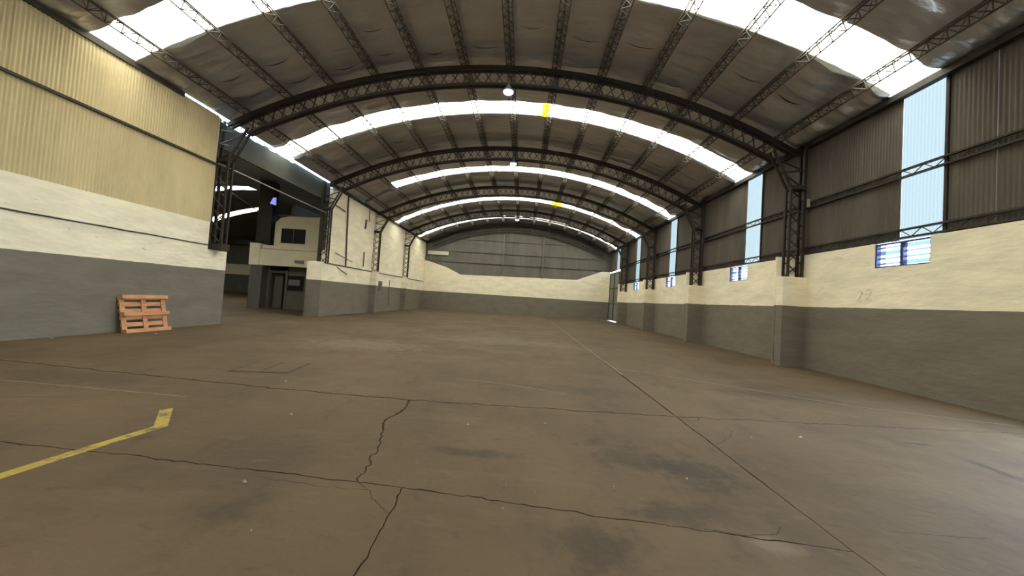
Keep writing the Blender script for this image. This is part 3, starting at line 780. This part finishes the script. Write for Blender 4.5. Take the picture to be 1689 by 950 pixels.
for k, y in enumerate(TY + [YE - 0.35]):
    t = empty('roof_truss', (XC, y, ZC))
    for nm in ('topfront', 'toprear'): link('top_chord', mt_[nm], M['steel'], t)
    for nm in ('botfront', 'botrear'): link('bottom_chord', mt_[nm], M['steel'], t)
    for i in range(NB):
        th = -TH_IN + step * (i + 0.5)
        for nm in ('brA', 'brB'):
            o = link('brace', mt_[nm], M['steel'], t); o.rotation_euler = (0, th, 0)
    tag(t, trusslab[k], 'truss', 'arched roof trusses')
    if k == 4: continue
    for side in (1, -1):
        if side == 1:
            x, yy_ = 8.56, y - 0.29
            lab = ('nearest lattice column on the right wall', 'second nearest lattice column on the right wall', 'third lattice column along the right wall', 'farthest lattice column on the right wall')[k]
        else:
            x, yy_ = (-10.60, -10.55, -10.50, -10.50)[k], y
            lab = ('lattice column at the end of the corrugated left cladding', 'lattice column on the pier right of the left opening', 'third lattice column, in front of the far left plaster wall', 'farthest lattice column on the left plaster wall')[k]
        c = empty('lattice_column', (x, yy_, 0), 0 if side == 1 else math.pi)
        for nm, nn_ in (('outer', 'outer_chord'), ('inner', 'inner_chord'), ('batten', 'batten'), ('knee', 'knee')):
            link(nn_, CMESH[nm], M['steel'], c)
        for q in CMESH['kb']: link('knee_brace', q, M['steel'], c)
        if k == 0 and side == -1: MB().box(-0.50, 0.08, -0.17, 0.17, 2.525, 2.73).build('base', M['steel'], c)
        z = 2.74
        while z < 5.2:
            for nm in ('brA', 'brB'):
                o = link('brace', CMESH[nm], M['steel'], c); o.location = (0, 0, z)
            z += 0.39
        tag(c, lab, 'column', 'lattice columns under the trusses')

# ================================================================== PURLINS
PL = YE - Y0
pm = {}
RP = RT + 0.01
a = MB().box(-0.148, -0.122, 0, PL, RP, RP + 0.026); pm['c1'] = a.mesh('chord')
a = MB().box(0.122, 0.148, 0, PL, RP, RP + 0.026); pm['c2'] = a.mesh('chord')
a = MB().box(-0.015, 0.015, 0, PL, RP + 0.155, RP + 0.185); pm['c3'] = a.mesh('top_chord')
a = MB(); b2 = MB(); n = int(PL / 0.17)
for i in range(n):
    p, q = PL * i / n, PL * (i + 1) / n
    s = 1 if i % 2 else -1
    a.bar((-0.135 * s, p, RP + 0.02), (0.135 * s, q, RP + 0.02), 0.015, ref=(0, 0, 1))
    for e in (-1, 1):
        b2.bar((0.135 * e if i % 2 else 0, p, RP + 0.02 if i % 2 else RP + 0.17), (0 if i % 2 else 0.135 * e, q, RP + 0.17 if i % 2 else RP + 0.02), 0.012, ref=(0, 0, 1))
pm['l1'] = a.mesh('lacing'); pm['l2'] = b2.mesh('side_lacing')
ordw = ['', 'first', 'second', 'third', 'fourth', 'fifth', 'sixth']
for i, th in enumerate(PTH):
    r = empty('roof_purlin', (XC, Y0, ZC))
    r.rotation_euler = (0, th, 0)
    for nm, nn_ in (('c1', 'chord'), ('c2', 'chord'), ('c3', 'top_chord'), ('l1', 'lacing'), ('l2', 'lacing')):
        link(nn_, pm[nm], M['purlin'], r)
    k = i - NP
    lab = 'lattice purlin along the roof ridge, above the ceiling lamps' if k == 0 else '%s lattice purlin to the %s of the ridge purlin' % (ordw[abs(k)], 'right' if k > 0 else 'left')
    tag(r, lab, 'purlin', 'lattice roof purlins')

# ================================================================== LAMPS
for k, (y, lab) in enumerate(((TY[0], 'largest glowing ceiling lamp, under the nearest truss'), (TY[1], 'glowing ceiling lamp under the second truss'), (TY[3], 'smallest glowing ceiling lamp, far down the hall'))):
    l = empty('ceiling_lamp', (XC - 0.02, y - 0.05, 8.40))
    MB().lathe([(0.0, 0.30), (0.07, 0.30), (0.08, 0.12), (0.10, 0.10), (0.19, 0.02), (0.20, -0.02), (0.17, -0.02)]).build('housing', M['box'], l, True)
    MB().lathe([(0.175, -0.01), (0.16, -0.06), (0.10, -0.10), (0.0, -0.115)]).build('lens', M['lampwhite'], l, True)
    MB().tube([(0, 0, 0.28), (0, 0, 0.6)], 0.02, 8).build('stem', M['steel'], l)
    tag(l, lab, 'lamp', 'ceiling lamps on the truss line')

# ================================================================== THINGS ON THE LEFT WALL
def wallpipe(y0, z0, y1, z1, r, lab, x=XL + 0.03, mm='pipe', name='wall_pipe'):
    tag(MB().tube([(x, y0, z0), (x, (y0 + y1) / 2, (z0 + z1) / 2), (x, y1, z1)], r, 8).build(name, M[mm]), lab, 'pipe')
wallpipe(20.55, 6.85, 20.85, 2.82, 0.045, 'long thin brown pipe down the cream wall beyond the left opening')
wallpipe(23.05, 5.45, 23.1, 6.05, 0.06, 'short stub of dark pipe high on the cream wall')
wallpipe(23.55, 6.0, 23.5, 6.8, 0.03, 'short thin pipe under the eave beside the third left column')
wallpipe(23.15, 3.0, 23.15, 3.95, 0.035, 'short upright brown pipe low on the cream wall')
wallpipe(19.6, 3.45, 21.6, 3.15, 0.02, 'thin slanting rod on the cream wall above the ledge')
wallpipe(19.9, 2.66, 21.1, 2.35, 0.022, 'short slanting rod on the cream wall under the ledge')
wallpipe(19.2, 6.0, 20.3, 5.9, 0.03, 'thin level pipe beside the second left column knee')
wallpipe(28.0, 2.4, 28.0, 0.45, 0.02, 'thin upright conduit on the far grey dado', XL + 0.02)
e = empty('electrical_panel', (XL + 0.065, 26.0, 1.5))
MB().box(-0.06, 0.06, -0.25, 0.25, 0, 0.72).build('case', M['box'], e)
MB().box(0.06, 0.075, -0.22, 0.22, 0.03, 0.69).build('cover', M['greypaint'], e)
tag(e, 'grey electrical panel on the far left wall past the third column', 'panel')
tag(MB().box(8.60, 8.66, 11.40, 11.46, 4.95, 5.20).build('sensor_box', M['paper']), 'small white box beside the nearest right column', 'box')

# faint hand-painted digits on the cream of the right wall
def wall_mark(yc, z0, w, h, strokes, lab):
    m = MB()
    for a, b in zip(strokes[:-1], strokes[1:]):
        m.bar((XR - 0.002, yc - a[0] * w, z0 + a[1] * h), (XR - 0.002, yc - b[0] * w, z0 + b[1] * h), 0.035, 0.003, ref=(1, 0, 0))
    tag(m.build('wall_mark', M['mark']), lab, 'painted mark', 'faint painted marks on the right wall')
TWO = [(-0.5, 0.85), (-0.2, 1.0), (0.3, 0.95), (0.4, 0.72), (0.0, 0.4), (-0.5, 0.05), (0.5, 0.0)]
wall_mark(9.64, 2.03, 0.13, 0.27, TWO, 'fainter, left one of two worn digits on the right cream wall')
wall_mark(9.40, 2.06, 0.13, 0.28, TWO, 'darker, right one of two worn digits on the right cream wall')
# ================================================================== PALLET
p = empty('wooden_pallet', (-10.065, 9.05, 0.004))
p.rotation_euler = (0, -0.215, 0)           # leans back against the wall
# local: y along the wall, z up the pallet, x = 0 on the face towards the room
PW, PH = 1.20, 1.00
for z in (0, PH / 2 - 0.05, PH - 0.10):
    MB().box(-0.022, 0, 0, PW, z, z + 0.10).build('skid_board', M['wood'], p)
    for y in (0, PW / 2 - 0.06, PW - 0.12):
        MB().box(-0.10, -0.022, y, y + 0.12, z, z + 0.10).build('block', M['wood'], p)
for y in (0, PW / 2 - 0.06, PW - 0.12):
    MB().box(-0.122, -0.10, y, y + 0.12, 0, PH).build('cross_board', M['wood'], p)
for k in range(6):
    z = k * (PH - 0.11) / 5
    MB().box(-0.144, -0.122, 0, PW, z, z + 0.11).build('deck_board', M['wood'], p)
tag(p, 'orange wooden pallet leaning against the grey left wall', 'pallet')

# ================================================================== FLOOR MARKS
def ribbon(name, pts, w, mm, lab, cat='floor marking', z=0.0025):
    P = [Vector((x, y)) for x, y in pts]
    m = MB(); vs_ = []
    for i, q in enumerate(P):
        d1 = (q - P[i - 1]).normalized() if i else (P[1] - P[0]).normalized()
        d2 = (P[i + 1] - q).normalized() if i < len(P) - 1 else d1
        d = (d1 + d2).normalized(); nn = Vector((-d.y, d.x)) * w / 2 / max(0.5, d.dot(d1))
        vs_ += [(q.x + nn.x, q.y + nn.y, z), (q.x - nn.x, q.y - nn.y, z)]
    m.add(vs_, [(2 * i, 2 * i + 1, 2 * i + 3, 2 * i + 2) for i in range(len(P) - 1)])
    return tag(m.build(name, M[mm]), lab, cat)
ribbon('floor_line', [(-3.68, -1.0), (-3.66, 2.5), (-3.62, 3.0), (-3.555, 3.60), (-3.98, 4.08)], 0.11, 'yellow', 'worn yellow painted floor line with a hooked end')
ribbon('floor_line', [(2.30, 8.2), (2.28, 12), (2.27, 22), (2.26, 30)], 0.05, 'white', 'faint pale line along the long floor joint')
ribbon('floor_line', [(2.3, 9.0), (4.27, 7.85), (5.3, 7.1), (6.2, 6.65), (7.4, 6.3), (8.5, 6.05)], 0.035, 'white', 'thin pale line crossing to the right wall')
ribbon('floor_line', [(-9.8, 4.6), (-6.5, 4.65), (-4.2, 4.55)], 0.028, 'white', 'faint pale line left of the yellow hook')
ribbon('floor_line', [(-1.1, 6.62), (-0.6, 6.58), (-0.1, 6.45), (0.4, 6.27), (0.8, 6.08)], 0.028, 'white', 'faint pale scuff in the middle of the floor')
h = empty('floor_hatch', (-4.45, 6.5, 0), 0.16)
for k in range(2):
    MB().box(-0.44 + k * 0.45, -0.01 + k * 0.45, -0.42, 0.42, 0.0, 0.006).build('cover', M['floor'], h)
f = MB(); f.box(-0.48, 0.48, -0.46, -0.43, 0, 0.004); f.box(-0.48, 0.48, 0.43, 0.46, 0, 0.004); f.box(-0.48, -0.45, -0.43, 0.43, 0, 0.004); f.box(0.45, 0.48, -0.43, 0.43, 0, 0.004)
f.build('rim', M['rim'], h)
tag(h, 'square double-leaf hatch cover set in the floor', 'hatch')
def scrap(x, y, s, lab):
    m = MB(); n = 6
    vs_ = [(x + 0.6 * s * math.cos(k * 1.05) * random.uniform(.6, 1.1), y + s * 0.35 * math.sin(k * 1.05) * random.uniform(.6, 1.1), 0.004) for k in range(n)]
    vs_ += [(x, y, 0.02 + s * 0.1)]
    m.add(vs_, [(k, (k + 1) % n, n) for k in range(n)] + [tuple(range(n - 1, -1, -1))])
    tag(m.build('paper_scrap', M['paper']), lab, 'scrap', 'scraps of litter on the floor')
scrap(-9.55, 9.3, 0.10, 'white paper scrap in front of the wooden pallet')
scrap(-10.25, 7.7, 0.08, 'pale rubble bit at the foot of the left wall')
for x, y, s, lab in [(-2.0, 2.72, .035, 'pale litter fleck on the slab right of the yellow line'), (-0.05, 2.95, .025, 'pale fleck just beyond the nearest cross joint, left of a twin fleck'),
                     (0.19, 2.9, .022, 'pale fleck touching the nearest cross joint, right of a twin fleck'), (1.56, 3.35, .03, 'bright fleck on the dark oil stain beside the long joint'),
                     (0.37, 4.55, .03, 'small fleck in the middle slab, left of the long joint'), (-0.55, 4.3, .05, 'star-shaped pale fleck right of the jagged crack'),
                     (2.9, 4.6, .03, 'small fleck just right of the long floor joint'), (3.6, 4.75, .05, 'pale fleck on the right-hand slab toward the gateway'),
                     (0.85, 3.1, .018, 'very small fleck left of the dark oil stain'), (-0.05, 2.65, .018, 'very small fleck just before the nearest cross joint'),
                     (-1.55, 2.2, .018, 'very small fleck in the left foreground slab'), (-2.6, 4.2, .04, 'pale fleck left of the jagged crack, right of the yellow hook'), (-3.6, 5.6, .04, 'pale fleck on the floor behind the yellow hook')]:
    scrap(x, y, s, lab)
